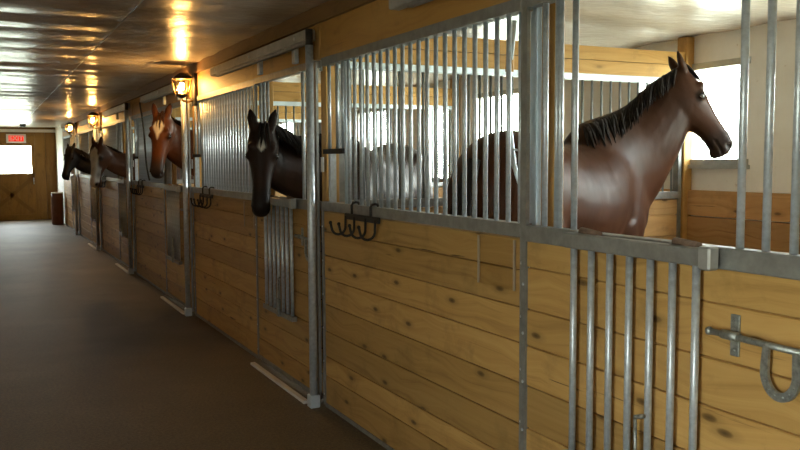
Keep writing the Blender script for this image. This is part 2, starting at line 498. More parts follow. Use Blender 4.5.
    while zz < CEIL:
        e = min(zz + .2, CEIL + .01); b.box((0, NEAR, zz + .002), (.04, BASES[0] - .06, e - .002), 1); zz = e
    tag(b.build('wall_right_near', PINE), kind='structure')
    b = MB(); b.box((0, BASES[-1] + PITCH + .06, 0), (.08, FAR - .06, CEIL + .01), 1)
    tag(b.build('wall_right_far', WHITEP), kind='structure')

    # header over the stall fronts, trim board against the ceiling coloured dark for the shade there, end wall behind the last stall
    y0, y1 = BASES[0], BASES[-1] + PITCH
    h = MB(); y = y0
    while y < y1 - .01:
        e = min(y + PITCH, y1); h.box((.0, y + .002, 2.255), (.07, e - .002, CEIL), 1); y = e
    tag(h.build('trim_1', BEAM), kind='structure')
    h = MB(); h.box((-.03, y0, 2.475), (0, y1, CEIL + .002), 1)
    tag(h.build('trim_2', SHADEBEAM), kind='structure')
    e = MB(); e.box((.08, y1 + .05, 0), (DEPTH, y1 + .1, CEIL + .01)); tag(e.build('wall_stall_far', WHITEP), kind='structure')

    # thin conduit strip running along the ceiling
    s = MB(); y = NEAR + .5
    s.tube([(-1.095, NEAR + .2, CEIL - .008), (-1.05, 6, CEIL - .008), (-.95, FAR - .1, CEIL - .008)], .003, 6)
    tag(s.build('ceiling_wire', STEEL), 'thin pale wire running lengthwise along the aisle ceiling', 'wire')

def portal(loc, rot, sx, sy):
    l = bpy.data.lights.new('daylight_portal', 'AREA'); l.shape = 'RECTANGLE'; l.size = sx; l.size_y = sy
    l.cycles.is_portal = True
    o = bpy.data.objects.new('daylight_portal', l); C.objects.link(o); o.location = loc
    # aim: area lights shine along local -Z
    d = {(0, -PI / 2, 0): Vector((-1, 0, 0)), (0, PI / 2, 0): Vector((1, 0, 0)), (-PI / 2, 0, 0): Vector((0, -1, 0)), (PI / 2, 0, 0): Vector((0, 1, 0))}[rot]
    z = -d; up = Vector((0, 0, 1))
    if abs(d.x) > .5: x = up; y = z.cross(x)           # size along z, size_y along y
    else: y = up; x = y.cross(z)
    o.matrix_world = Matrix.Translation(loc) @ Matrix((x, y, z)).transposed().to_4x4()

PANE = m_clear('window_pane', (.97, .98, .97), .04)
setting()

# ------------------------------------------------------------------ stall hardware, one of each kind
bar_me = {}
def bar_mesh(r, m):
    k = (r, m.name)
    if k not in bar_me:
        b = MB(); b.tube([(0, 0, 0), (0, 0, 1)], r, 10); bar_me[k] = b.mesh('bar', m)
    return bar_me[k]

def bar(parent, x, y, z0, z1, r=.011, m=None, name='bar'):
    return link(name, bar_mesh(r, m or STEEL), parent, (x, y, z0), (1, 1, z1 - z0))

_bolt = []
def bolt(parent, x, y, z):
    if not _bolt:
        b = MB(); b.ball((0, 0, 0), (.004, .007, .007), 8, 5); _bolt.append(b.mesh('bolt_head', STEEL))
    return link('bolt_head', _bolt[0], parent, (x, y, z))

def boards(y0, y1, x0, x1, heights, m, name, parent, z=.02, grain=1, gap=.0025):
    b = MB(); xm = (x0 + x1) / 2; z2 = z + sum(heights) - .004
    if grain == 1: b.box((xm - .004, y0 + .002, z + .004), (xm + .004, y1 - .002, z2), 1)
    else: b.box((y0 + .002, xm - .004, z + .004), (y1 - .002, xm + .004, z2), 0)
    for h in heights:
        j = random.uniform(-.0025, .0025)
        if grain == 1: b.box((x0 + j, y0, z + gap), (x1 + j, y1, z + h - gap), 1, .003)
        else: b.box((y0, x0 + j, z + gap), (y1, x1 + j, z + h - gap), 0, .003)
        z += h
    return b.build(name, m, parent)

HS = [(.185, .13, .165, .175, .17, .15, .155, .13), (.17, .155, .15, .175, .165, .15, .17, .125), (.16, .17, .145, .18, .155, .165, .16, .125)]

def stall_front(base, label, seed):
    """Fixed panel: frame, boards, grille bars, feed opening at its far end. Local y from the door edge."""
    L = 2.245
    t = thing('stall_screen', (0, base + 1.405, 0), label, 'stall panel', 'fixed stall screens along the aisle')
    boards(-.004, L - .03, -.005, .035, HS[seed % 3], PINE, 'boards', t)
    f = MB(); f.box((-.012, -.03, .01), (.004, -.005, TOP + .05), 2); f.build('stile', RAILM, t)
    f = MB(); f.box((-.012, L - .03, .01), (.045, L, RAIL), 2); f.build('stile', RAILM, t)
    f = MB(); f.box((-.014, -.005, RAIL - .055), (.047, L - .03, RAIL), 1); f.build('lower_rail', RAILM, t)
    f = MB(); f.box((-.014, -.005, TOP), (.047, L - .03, TOP + .05), 1); f.build('top_rail', RAILM, t)
    f = MB(); f.box((-.012, .03, .0), (.045, L - .03, .025), 1); f.build('bottom_rail', RAILM, t)
    off = base + 1.405
    for i in range(23):
        y = .034 + .0904 * i
        if i < 21: bar(t, .016, y, RAIL, TOP)
        else: bar(t, .016, y, 1.66, TOP)
    bar(t, .016, L - .09, 1.66, TOP)
    bar(t, .016, 20.5 * .0904 + .034, RAIL, TOP, .011, CHAN)
    f = MB(); f.box((-.008, 20.5 * .0904 + .034, 1.645), (.04, L - .03, 1.675), 1); f.build('feed_opening_rail', IRON, t)
    f = MB(); f.box((-.01, L - .16, RAIL), (.03, L - .13, 1.645), 2); f.build('feed_opening_jamb', STEEL, t)
    f = MB(); f.box((-.017, L - .058, 1.53), (-.0125, L - .012, 1.625)); f.build('tag_card', WHITEPL, t)
    for z in (.08, .3, .52, .74, .96, 1.18):
        for y in (-.018, L - .015): bolt(t, -.013, y, z)
    return t

def horseshoe_latch(parent):
    """Sliding bolt with a horseshoe handle; local origin on the bolt axis at the keeper plate."""
    b = MB(); b.box((-.004, -.016, -.062), (.004, .016, .06), 2, .0015)
    for z in (-.045, .045): b.ball((-.004, 0, z), (.004, .006, .006), 8, 4)
    g = b.build('latch', SHOE, parent)
    b = MB(); b.tube([(-.02, -.03, 0), (-.02, .03, 0)], .014, 10); b.build('keeper_sleeve', SHOE, g)
    b = MB(); b.tube([(-.02, .075, .0), (-.02, -.26, -.004)], .0095, 10)
    b.ball((-.02, .08, 0), .013, 10, 6); b.build('bolt_rod', SHOE, g)
    b = MB(); pts = []
    for k in range(25):
        a = PI * (1.06) * (k / 24 - .5)
        pts.append((-.026, -.18 + .052 * math.sin(a) * 1.0, -.01 - .062 - .065 * math.cos(a)))
    pts = [(-.026, -.18 - .048, -.005)] + pts + [(-.026, -.18 + .048, -.005)]
    rings = []
    for i, p in enumerate(pts):
        p = Vector(p); q = Vector(pts[min(i + 1, len(pts) - 1)]) - Vector(pts[max(i - 1, 0)]); q.normalize()
        w = q.cross(Vector((1, 0, 0))); wd = .0125 * (.75 if i in (0, len(pts) - 1) else 1)
        rings.append([p + w * wd + Vector((-.005, 0, 0)), p - w * wd + Vector((-.005, 0, 0)), p - w * wd + Vector((.005, 0, 0)), p + w * wd + Vector((.005, 0, 0))])
    b.loft(rings, False)
    for k in (5, 8, 11, 15, 18, 21): b.ball(Vector(pts[k]) + Vector((-.005, 0, 0)), (.003, .004, .004), 6, 4)
    b.build('horseshoe', SHOE, g)
    return g

def stall_door(base, label, seed, drop=True):
    """Sliding door: leading stile at y=1.39, yoke opening between the bar groups, yoke gate dropped in front."""
    L = 1.39
    t = thing('stall_door', (-.012, base, 0), label, 'stall door', 'sliding stall doors with dropped yokes')
    boards(.04, L - .03, -.012, .02, HS[(seed + 1) % 3], PINE, 'boards', t, z=.035)
    for a, b_ in ((.0, .04), (L - .03, L)):
        f = MB(); f.box((-.02, a, .03), (-.004, b_, TOP + .03), 2); f.build('stile', RAILM, t)
    f = MB(); f.box((-.024, .04, RAIL - .065), (.026, L - .03, RAIL), 1, .003); f.build('lower_rail', RAILM, t)
    f = MB(); f.box((-.02, .04, TOP), (.03, L - .03, TOP + .045), 1); f.build('top_rail', RAILM, t)
    f = MB(); f.box((-.02, .04, .03), (.03, L - .03, .06), 1); f.build('bottom_rail', RAILM, t)
    for y in (.129, .221, .312, 1.085, 1.173, 1.269): bar(t, .005, y, RAIL, TOP, .012)
    bar(t, .005, 1.195, RAIL, TOP, .009)
    # yoke gate, folded down against the boards
    f = MB(); f.box((-.022, .38, RAIL - .058), (.016, 1.045, RAIL - .004), 1, .004)
    g = f.build('yoke_gate', RAILM, t, (-.055, 0, 0))
    for i in range(7): bar(g, 0, .419 + .0978 * i, .52, RAIL - .03, .0125, STEEL)
    f = MB(); f.box((-.02, .38, .49), (.02, 1.045, .525), 1, .003); f.build('bottom_bar', RAILM, g)
    f = MB(); f.box((-.028, .345, RAIL - .066), (.016, .392, RAIL + .004), 1, .006); f.build('end_block', TRACK, g)
    for y in (.43, .89):
        f = MB(); f.tube([(.02, y, RAIL - .004), (.02, y + .10, RAIL + .004)], .014, 10); f.build('hinge_sleeve', WORN, g)
    f = MB(); f.tube([(-.026, .64, .56), (-.026, .645, .76)], .006, 8); f.tube([(-.026, .645, .76), (-.03, .60, .775)], .007, 8); f.box((-.04, .62, .49), (-.018, .66, .62), 2, .004)
    f.build('drop_pin', SHOE, g)
    l = horseshoe_latch(t); l.location = (-.016, .302, 1.088)
    for z in (.1, .3, .5, .7, .9, 1.1): bolt(t, -.021, L - .015, z)
    return t

def door_track(base, label):
    t = thing('door_track', (-.05, base, 2.35), label, 'door track', 'overhead tracks of the sliding stall doors')
    b = MB(); b.box((-.045, -.02, .012), (.02, 2.47, .085), 1, .006); b.build('box_rail', TRACK, t)
    b = MB(); b.box((-.05, -.02, -.012), (-.02, 2.25, .010), 1, .002); b.build('lower_lip', RAILM, t)
    for y in (.3, 1.1):
        b = MB(); b.box((-.01, y, -.095), (.02, y + .06, .012), 2, .003); b.build('roller_hanger', STEEL, t)
    for y in (.2, 1.25, 2.3):
        b = MB(); b.ball((-.046, y, .05), (.006, .012, .012), 10, 5); b.build('track_bolt', WHITEPL if y == .2 else STEEL, t)
    return t

def divider_post(base, label):
    t = thing('stall_post', (.0, base, 0), label, 'post', 'wooden posts between the stalls')
    b = MB(); b.box((.03, -.04, 0), (.12, .045, CEIL), 2, .004); b.box((-.006, -.04, 2.26), (.03, .045, CEIL), 2)
    b.build('timber', POSTW, t)
    b = MB(); b.box((.022, .01, 2.18), (.03, .045, 2.25), 2); b.build('steel_plate', CHAN, t)
    return t

def guide_post(base, label):
    t = thing('guide_post', (-.085, base - .06, 0), label, 'post', 'round steel posts guiding the doors')
    b = MB(); b.tube([(0, 0, .02), (0, 0, 2.33)], .026, 14); b.build('tube', STEEL, t)
    b = MB(); b.tube([(0, 0, 2.33), (0, 0, 2.43)], .024, 12); b.build('top_socket', BLACK, t)
    b = MB(); b.box((-.034, -.034, 0), (.034, .034, .085), 2, .006); b.build('foot_cap', CHAN, t)
    return t

def inner_post(base, label):
    t = thing('door_post', (.055, base + 1.40, 0), label, 'post', 'posts behind the leading edge of each door')
    b = MB(); b.box((.006, -.135, 0), (.05, -.035, CEIL), 2, .004); b.build('timber', POSTW, t)
    b = MB(); b.box((-.0, -.044, RAIL - .3), (.005, .03, 2.25), 2); b.box((-.004, -.022, RAIL - .3), (.0, .004, 2.25), 2)
    b.build('steel_channel', CHAN, t)
    return t

def divider(base, label):
    x0, x1 = .128, DEPTH - .095
    t = thing('stall_divider', (0, base, 0), label, 'stall divider', 'barred dividers between the stalls')
    boards(x0, x1, -.02, .02, HS[1], PINE_IN, 'boards', t, grain=0)
    for a, b_ in ((x0 - .005, x0 + .035), (x1 - .035, x1)):
        f = MB(); f.box((a, -.03, 0), (b_, .03, TOP + .045), 2); f.build('stile', RAILM, t)
    f = MB(); f.box((x0, -.032, RAIL - .055), (x1, .032, RAIL), 0); f.build('lower_rail', RAILM, t)
    f = MB(); f.box((x0, -.032, TOP), (x1, .032, TOP + .045), 0); f.build('top_rail', CHAN, t)
    f = MB(); f.box((x0 - .004, -.04, TOP + .046), (x1, .04, 2.345), 0); f.box((x0 - .004, -.04, 2.35), (x1, .04, 2.45), 0); f.build('top_beam', POSTW, t)
    n = 32
    for i in range(n):
        bar(t, x0 + .09 + (x1 - x0 - .17) * i / (n - 1), 0, RAIL, TOP, .0095, DIVS)
    return t

def corner_post(base, label):
    b = MB(); b.box((DEPTH - .09, -.05, 0), (DEPTH - .002, .05, CEIL), 2, .004)
    o = b.build('corner_post', POSTW, None, (0, base, 0))
    return tag(o, label, 'post', 'posts at the outer end of the dividers')

def hook_rack(base, label):
    t = thing('hook_rack', (-.02, base + 2.95, RAIL), label, 'hook rack', 'iron tack hooks hung over the lower rails')
    b = MB(); b.box((-.024, -.24, -.085), (-.010, .24, -.05), 1, .003); b.build('back_bar', IRON, t)
    for y in (-.119, .149):
        b = MB(); b.tube([(-.014, y, -.07), (-.014, y, .0), (-.006, y, .014), (.012, y, .018), (.03, y, .014), (.034, y, .004)], .0075, 8); b.build('hanger', IRON, t)
    for y in (-.2, -.07, .09, .22):
        b = MB(); pts = [(-.024, y, -.065), (-.026, y, -.13)]
        for k in range(9):
            a = PI * k / 8; pts.append((-.026 - .038 * (1 - math.cos(a)), y + .03 * (k / 8), -.135 - .04 * math.sin(a)))
        pts.append((-.105, y + .04, -.105)); b.tube(pts, .0075, 8); b.ball(pts[-1], .011, 8, 5); b.build('hook', IRON, t)
    return t

def card_holder(base, label):
    t = thing('card_holder', (-.0165, base + 1.57, 1.165), label, 'card holder', 'clear card holders on the stall boards')
    b = MB(); b.box((-.003, -.14, -.105), (.0, .14, .105)); b.build('clear_sheet', ACRYL, t)
    for y in (-.14, .14):
        b = MB(); b.box((-.006, y - .005, -.105), (.0, y + .005, .105), 2); b.build('edge_strip', FROST, t)
    return t

def lantern(y, label):
    t = thing('wall_lantern', (-.01, y, 2.305), label, 'lantern', 'glass lanterns glowing on the header')
    b = MB(); b.box((-.02, -.045, -.11), (.005, .045, .13), 2, .004); b.build('back_plate', BLACK, t)
    b = MB(); b.tube([(-.02, 0, -.07), (-.06, 0, -.085), (-.10, 0, -.07), (-.10, 0, -.04)], .008, 8); b.build('lower_arm', BRASS, t)
    b = MB(); b.tube([(-.02, 0, .09), (-.06, 0, .125), (-.10, 0, .12)], .007, 8); b.build('upper_arm', BRASS, t)
    def ring(z, r): return [Vector((-.10 + r * sx, r * sy, z)) for sx, sy in ((-1, -1), (1, -1), (1, 1), (-1, 1))]
    g = MB(); lo, hi = ring(-.03, .038), ring(.085, .062)
    g.add(lo + hi, [(0, 1, 5, 4), (1, 2, 6, 5), (2, 3, 7, 6), (3, 0, 4, 7)]); g.build('glass_pane', GLASS, t)
    f = MB()
    for a, c in zip(lo, hi): f.tube([a, c], .004, 6)
    for R in (lo, hi):
        for k in range(4): f.tube([R[k], R[(k + 1) % 4]], .0045, 6)
    f.build('cage', BRASS, t)
    r = MB(); r.loft([ring(.085, .07), ring(.10, .055), ring(.125, .02), ring(.13, .008)], False); r.build('roof_cap', BLACK, t)
    r = MB(); r.loft([ring(-.055, .012), ring(-.04, .03), ring(-.03, .042)], False); r.build('base_cup', BLACK, t)
    t.scale = (1.35, 1.35, 1.35)
    bu = MB(); bu.ball((-.10, 0, .03), (.019, .019, .03), 12, 8); bu.build('bulb', BULB, t)
    return t

ORD = ['nearest', 'second', 'third', 'fourth', 'fifth', 'farthest']
WHO = ['the big bay horse seen through bars', 'the dark horse with a small white star', 'the bay horse with the white blaze facing out',
       'the brown horse with a pale face turned sideways', 'the black horse', 'the white wall at the end']
for k, base in enumerate(BASES):
    where = ['nearest the camera, with the bay horse behind its bars',
             'left of the dark horse with a small white star',
             'left of the chestnut horse with a white forehead patch',
             'left of the brown horse with a pale striped face',
             'left of the black horse near the far end',
             'last in the row before the white wall'][k]
    stall_front(base, 'pine and steel stall panel ' + where, k)
    dw = ['below the big bay horse at right, with wide drop bars and latch',
          'that the dark horse with a small star leans over',
          'that the chestnut horse with a white forehead patch looks over',
          'that the brown horse with a pale striped face looks over',
          'that the black horse near the far end looks over',
          'nearest the white wall at the far end'][k]
    stall_door(base - .03, 'pine boarded sliding stall door ' + dw, k)
    door_track(base - .01, 'grey box track above the stall door ' + ['at the right, nearest the camera', 'of the dark horse with a star', 'of the chestnut horse with forehead patch', 'of the brown horse with pale face', 'of the black horse', 'nearest the far end wall'][k])
    inner_post(base, 'wooden post with steel channel behind ' + ['the nearest stall door edge, left of the bay horse', 'the door edge left of the dark starred horse', "the door edge beside the chestnut horse's head", "the door edge left of the pale faced brown horse", "the door edge left of the black horse", 'the last door edge by the far end'][k])
    divider_post(base, 'square pine post ' + ['at the near end of the nearest stall', 'just right of the dark starred horse by the tall steel tube', 'under the brightest lantern, right of the chestnut horse', 'right of the brown horse with the pale face', 'right of the black horse', 'last between stalls before the far white wall'][k])
    if k > 0:
        guide_post(base, 'round galvanised post ' + ['', 'standing right of the dark starred horse', 'under the brightest lantern, right of the chestnut horse', 'right of the brown horse with the pale face', 'right of the black horse', 'last in the row near the far end'][k])
        divider(base, 'barred stall divider ' + ['', 'behind the big bay horse, under a thick beam', 'two stalls beyond the big bay horse, its orange beam seen through bars', 'beside the chestnut horse with the forehead patch', 'beside the brown horse with the pale face', 'beside the black horse at the far end'][k])
        corner_post(base, 'square pine corner post ' + ['', 'at the outer wall behind the big bay horse', "at the outer wall beyond the dark starred horse's stall", "at the outer wall beyond the chestnut horse's stall", "at the outer wall beyond the pale faced brown horse's stall", "at the outer wall beyond the black horse's stall"][k])
    if k < 4:
        hook_rack(base, 'four pronged black iron hook rack ' + ['on the nearest panel, under the feed opening', 'left of the dark starred horse', 'left of the chestnut horse with forehead patch', 'left of the brown horse with pale face'][k])
    if k < 2:
        card_holder(base, 'clear plastic card holder ' + ['on the nearest panel beside the steel stile', 'left of the dark starred horse, below the rail'][k])
divider(BASES[0], 'barred stall divider at the near end of the nearest stall')

lantern(5.72, 'glowing glass lantern nearest the camera, above the chestnut horse')
lantern(13.05, 'glowing glass lantern above and left of the pale faced brown horse')
lantern(17.3, 'glowing glass lantern farthest down the aisle, above the black horse')

# white threshold strips on the floor under the doors
for k in range(1, 5):
    b = MB(); b.box((-.125, BASES[k] + .03, .0), (-.085, BASES[k] + 1.25, .022), 1, .004)
    o = b.build('door_threshold', WHITEP)
    tag(o, 'white floor strip under the door of ' + ['', 'the dark starred horse', 'the chestnut horse with forehead patch', 'the brown horse with pale face', 'the black horse'][k], 'threshold', 'white strips guiding the door bottoms')

# lead rope hanging by the third stall
b = MB(); pts = []
for i in range(25):
    t = i / 24; pts.append((-.10 + .02 * math.sin(t * 5), 8.45 - .66 * t ** 1.6, 2.36 - .98 * t))
b.tube(pts, .011, 8)
tag(b.build('hanging_lead_rope', ROPE), 'dark rope hanging in a long curve left of the chestnut horse', 'rope')

# slanted rod hanging inside the nearest grille
t = thing('hanging_rod', (.085, .15, 1.45), 'slim pale steel rod with wooden grip behind the nearest bars', 'rod')
b = MB(); pts = [(0, .05, .745), (0, .09, .5), (0, .085, .3), (.0, .05, .13), (.0, -.015, .02)]
b.tube(pts, .011, 10); b.build('rod', CHAN, t)
b = MB(); b.tube([(0, .088, .53), (0, .082, .60)], .018, 10); b.build('grip', POSTW, t)
b = MB(); b.tube([(0, .10, .2), (0, .0, .19)], .005, 8); b.build('cross_pin', STEEL, t)

# exit sign, ceiling fixture and oddments at the far end
t = thing('exit_sign', (-1.02, FAR - .005, 2.145), 'red and white exit sign above the far door', 'sign')
b = MB(); b.box((-.25, -.05, 0), (.25, 0, .24), 0, .006); b.build('housing', WHITEP, t)
b = MB(); b.box((-.19, -.055, .04), (.19, -.049, .2), 0); b.build('face', SIGNLIT, t)
cu = bpy.data.curves.new('lettering', 'FONT'); cu.body = 'EXIT'; cu.size = .17; cu.align_x = 'CENTER'; cu.align_y = 'CENTER'; cu.extrude = .002
tmp = bpy.data.objects.new('tmp', cu); C.objects.link(tmp); cu.materials.append(WHITEPL)
lm = bpy.data.meshes.new_from_object(tmp.evaluated_get(bpy.context.evaluated_depsgraph_get())); bpy.data.objects.remove(tmp)
o = bpy.data.objects.new('lettering', lm); C.objects.link(o); o.parent = t; o.location = (0, -.058, .12); o.rotation_euler = (PI / 2, 0, 0)
b = MB(); b.tube([(0, 0, 0), (0, 0, -.03), (0, 0, -.07)], [.08, .075, .05], 16)
tag(b.build('smoke_detector', BLACK, None, (-.93, 20.9, CEIL)), 'small dark round detector on the ceiling near the exit sign', 'detector')
t = thing('barrel', (-.19, 20.7, 0), 'reddish brown barrel against the stall row near the far end', 'barrel')
b = MB(); rr = [(0, .13), (.03, .145), (.3, .15), (.32, .155), (.34, .15), (.62, .145), (.64, .15), (.80, .135)]
b.tube([(0, 0, z) for z, r in rr], [r for z, r in rr], 20); b.build('body', REDB, t)
b = MB(); b.tube([(0, 0, .80), (0, 0, .83)], .145, 20); b.build('lid', WHITEP, t)

# ------------------------------------------------------------------ horses
def smooth(a, b, x):
    t = max(0, min(1, (x - a) / (b - a))); return t * t * (3 - 2 * t)

def lerp(tab, x):
    for i in range(len(tab) - 1):
        if x <= tab[i + 1][0]:
            a, b = tab[i], tab[i + 1]; t = (x - a[0]) / (b[0] - a[0]); t = max(0, t)
            return [p + (q - p) * t for p, q in zip(a[1:], b[1:])]
    return list(tab[-1][1:])

def catmull(tab, n):
    """Resample a table of rows with a Catmull-Rom spline."""
    out = []
    m = len(tab)
    for i in range(m - 1):
        p0, p1, p2, p3 = tab[max(i - 1, 0)], tab[i], tab[i + 1], tab[min(i + 2, m - 1)]
        for k in range(n):
            t = k / n
            out.append([.5 * (2*b + (c - a)*t + (2*a - 5*b + 4*c - d)*t*t + (3*b - a - 3*c + d)*t**3) for a, b, c, d in zip(p0, p1, p2, p3)])
    out.append(list(tab[-1])); return out

def ell(c, u, v, a, b, n=20, p=2.0, b2=None):
    """Ring round c: half-width a along u, b up along v and b2 down."""
    r = []
    for k in range(n):
        t = 2 * PI * k / n; cs, sn = math.cos(t), math.sin(t)
        x = math.copysign(abs(cs) ** (2 / p), cs); y = math.copysign(abs(sn) ** (2 / p), sn)
        r.append(c + u * (a * x) + v * ((b if y > 0 else (b2 or b)) * y))
    return r

#        s     top    bottom  half-width  (units: head length)
HEAD = [(-.04, -.10, -.20, .070), (.0, -.035, -.28, .115), (.08, .0, -.42, .150), (.17, .016, -.505, .168), (.27, .026, -.52, .172), (.36, .022, -.485, .158),
        (.46, .010, -.408, .128), (.56, .0, -.332, .112), (.66, -.004, -.275, .102), (.76, -.002, -.250, .099), (.85, .0, -.248, .103), (.92, -.014, -.252, .102), (.97, -.050, -.235, .082), (1.0, -.10, -.185, .044)]

TRUNK = [(-.83, 1.26, .10, .14), (-.76, 1.27, .20, .24), (-.62, 1.30, .275, .315), (-.45, 1.31, .295, .335), (-.25, 1.285, .285, .325), (-.02, 1.235, .295, .335), (.2, 1.225, .30, .355), (.36, 1.255, .285, .375),
         (.47, 1.275, .26, .375), (.58, 1.245, .265, .345), (.69, 1.185, .25, .29), (.78, 1.15, .20, .21), (.83, 1.14, .10, .11)]

def horse(name, label, W, heading, s, poll, a_dir, n_hint, voxel, coat, hair, blaze=None, group='horses in the stalls', L=.6, mane_side=-1, dark_legs=True, tail=True, mane=True, shoulder=0.0, ears=(.0, .0), neck=1.0, ear=.8, forelock=16, under=0.0):
    h = Vector((heading[0], heading[1], 0)).normalized()
    org = Vector((W[0], W[1], 0)) - h * (.45 * s)
    Mw = Matrix.Translation(org) @ Matrix((h, Vector((-h.y, h.x, 0)), Vector((0, 0, 1)))).transposed().to_4x4() @ Matrix.Scale(s, 4)
    inv = Mw.inverted(); R3 = inv.to_3x3()
    P = inv @ Vector(poll)
    a = (R3 @ Vector(a_dir)).normalized()
    n = R3 @ Vector(n_hint); n = (n - a * n.dot(a)).normalized()
    lat = n.cross(a).normalized()                        # horse's left when a is down and n forward
    b = MB()
    Y = Vector((0, 1, 0)); Z = Vector((0, 0, 1)); Xv = Vector((1, 0, 0))
    # trunk
    b.loft([ell(Vector((x, 0, zc)), Y, Z, hw, hh, 24, 2.15) for x, zc, hw, hh in catmull(TRUNK, 3)])
    # shoulders, breast, haunches, hip points
    for sg in (-1, 1):
        sh = [(.60, .13, .92, .10, .13), (.57, .155, 1.10, .115, .15), (.50, .135, 1.30, .11, .15), (.42, .10, 1.48, .07, .11), (.40, .06, 1.58, .04, .06)]
        b.loft([ell(Vector((x, sg * y, z)), Y, Xv, w, d, 16) for x, y, z, w, d in catmull(sh, 3)])
        b.ball((.74, sg * .11, 1.12), (.10, .11, .15))
        b.ball((-.58, sg * .15, 1.20), (.22, .135, .32))
        b.ball((-.40, sg * .22, 1.50), (.07, .05, .06))
        # legs
        fl = [(.50, 1.10, .15, .12, .17), (.50, .92, .16, .085, .12), (.50, .72, .16, .06, .075), (.51, .53, .16, .05, .055), (.505, .47, .16, .045, .05), (.50, .33, .16, .032, .036), (.50, .19, .16, .042, .046), (.53, .10, .16, .036, .038), (.55, .06, .16, .052, .058), (.565, .0, .16, .062, .072)]
        b.loft([ell(Vector((x, sg * y, z)), Y, Xv, w, d, 14) for x, z, y, w, d in catmull(fl, 2)])
        hl = [(-.50, 1.15, .16, .14, .27), (-.47, .98, .17, .12, .19), (-.52, .80, .17, .085, .12), (-.62, .64, .17, .058, .075), (-.68, .55, .17, .05, .062), (-.67, .45, .17, .042, .052), (-.65, .32, .17, .036, .042), (-.64, .19, .17, .045, .05), (-.60, .10, .17, .038, .04), (-.58, .06, .17, .052, .058), (-.565, .0, .17, .062, .072)]
        b.loft([ell(Vector((x, sg * y, z)), Y, Xv, w, d, 14) for x, z, y, w, d in catmull(hl, 2)])
    # head
    Lh = L / 1.0
    def hp(sv, nv, lv): return P + a * (sv * Lh) + n * (nv * Lh) + lat * (lv * Lh)
    rings = []
    for sv, tp, bt, hw in catmull(HEAD, 3):
        mid = tp - (tp - bt) * .38
        rings.append(ell(hp(sv, mid, 0), lat, n, hw * Lh, (tp - mid) * Lh, 20, 2.35, (mid - bt) * Lh))
    b.loft(rings)
    for sg in (-1, 1):
        b.ball(hp(.335, -.065, sg * .132), (.05 * Lh,) * 3)                        # brow and eyelid
        b.ball(hp(.245, -.012, sg * .115), (.045 * Lh,) * 3)
        b.ball(hp(.905, -.075, sg * .070), (.046 * Lh,) * 3)                      # nostril wing
        # ears
        tipd = (-a * .95 + n * (.15 + ears[0]) + lat * sg * (.22 + ears[1])).normalized(); base = hp(.02, -.06, sg * .095)
        fw = (n * .8 + lat * sg * .35); fw = (fw - tipd * fw.dot(tipd)).normalized(); sd = tipd.cross(fw)
        rr = [(-.05, .045, .045), (.02, .052, .046), (.08, .062, .040), (.14, .060, .034), (.20, .042, .026), (.245, .020, .016), (.27, .007, .008)]
        b.loft([ell(base + tipd * (t * Lh * ear), sd, fw, w * Lh, d * Lh, 12) for t, w, d in catmull(rr, 2)])
    b.ball(hp(.93, -.225, 0), (.06 * Lh,) * 3)                                    # chin
    # neck
    p0 = Vector((.30, 0, 1.29)); p3 = hp(.17, -.24, 0)
    te = (n * .72 - a * .55).normalized()
    D = (p3 - p0).length
    p1 = p0 + Vector((.66, 0, .42)).normalized() * D * .40; p2 = p3 - te * D * .34
    def bz(t): return p0*(1-t)**3 + p1*3*t*(1-t)**2 + p2*3*t*t*(1-t) + p3*t**3
    NK = [(t_, hd_ * neck, hw_ * neck) for t_, hd_, hw_ in [(0, .26, .15), (.10, .33, .20), (.24, .335, .205), (.42, .28, .16), (.6, .228, .125), (.8, .185, .103), (1, .165, .092)]]
    rings = []; crest = []
    nn = 22
    for i in range(nn + 1):
        t = i / nn; c = bz(t); tg = (bz(min(1, t + .02)) - bz(max(0, t - .02))).normalized()
        v = Vector((-.55, 0, .85)).lerp(-a * .8 + Vector((0, 0, .4)), smooth(0, 1, t)); v = (v - tg * v.dot(tg)).normalized(); u = v.cross(tg)
        hd, hw = lerp(NK, t)
        low = lerp([(0, 1.1), (.25, 1.42), (.5, 1.30), (.8, 1.04), (1, 1)], t)[0]
        low = 1 + (low - 1) * under
        rings.append(ell(c, u, v, hw, hd, 20, 1.9, hd * low)); crest.append((c + v * hd * .97, v, u, tg, hw))
    b.loft(rings)
    me = b.mesh(name, COAT)
    tmp = link('horse_build', me); tmp.matrix_world = Matrix.Scale(s, 4)
    me.transform(Matrix.Scale(s, 4)); tmp.matrix_world = Matrix.Identity(4)
    m1 = tmp.modifiers.new('r', 'REMESH'); m1.mode = 'VOXEL'; m1.voxel_size = voxel; m1.use_smooth_shade = True
    m2 = tmp.modifiers.new('s', 'SMOOTH'); m2.factor = .5; m2.iterations = 8
    dg = bpy.context.evaluated_depsgraph_get()
    fin = bpy.data.meshes.new_from_object(tmp.evaluated_get(dg))
    bpy.data.objects.remove(tmp)
    fin.transform(Matrix.Scale(1 / s, 4))
    # even out the joins between body, neck and shoulders (head and lower legs keep their detail)
    nv_ = len(fin.vertices); co_ = np.empty(nv_ * 3); fin.vertices.foreach_get('co', co_); co_ = co_.reshape(-1, 3)
    ed = np.empty(len(fin.edges) * 2, int); fin.edges.foreach_get('vertices', ed); ed = ed.reshape(-1, 2)
    deg = np.bincount(ed.ravel(), minlength=nv_)[:, None]
    hc = np.array(hp(.30, -.15, 0)); dh = np.linalg.norm(co_ - hc, axis=1)
    wt = np.clip((dh - .36) / .14, 0, 1) * np.clip((co_[:, 2] - .75) / .25, 0, 1)
    wt = wt[:, None]
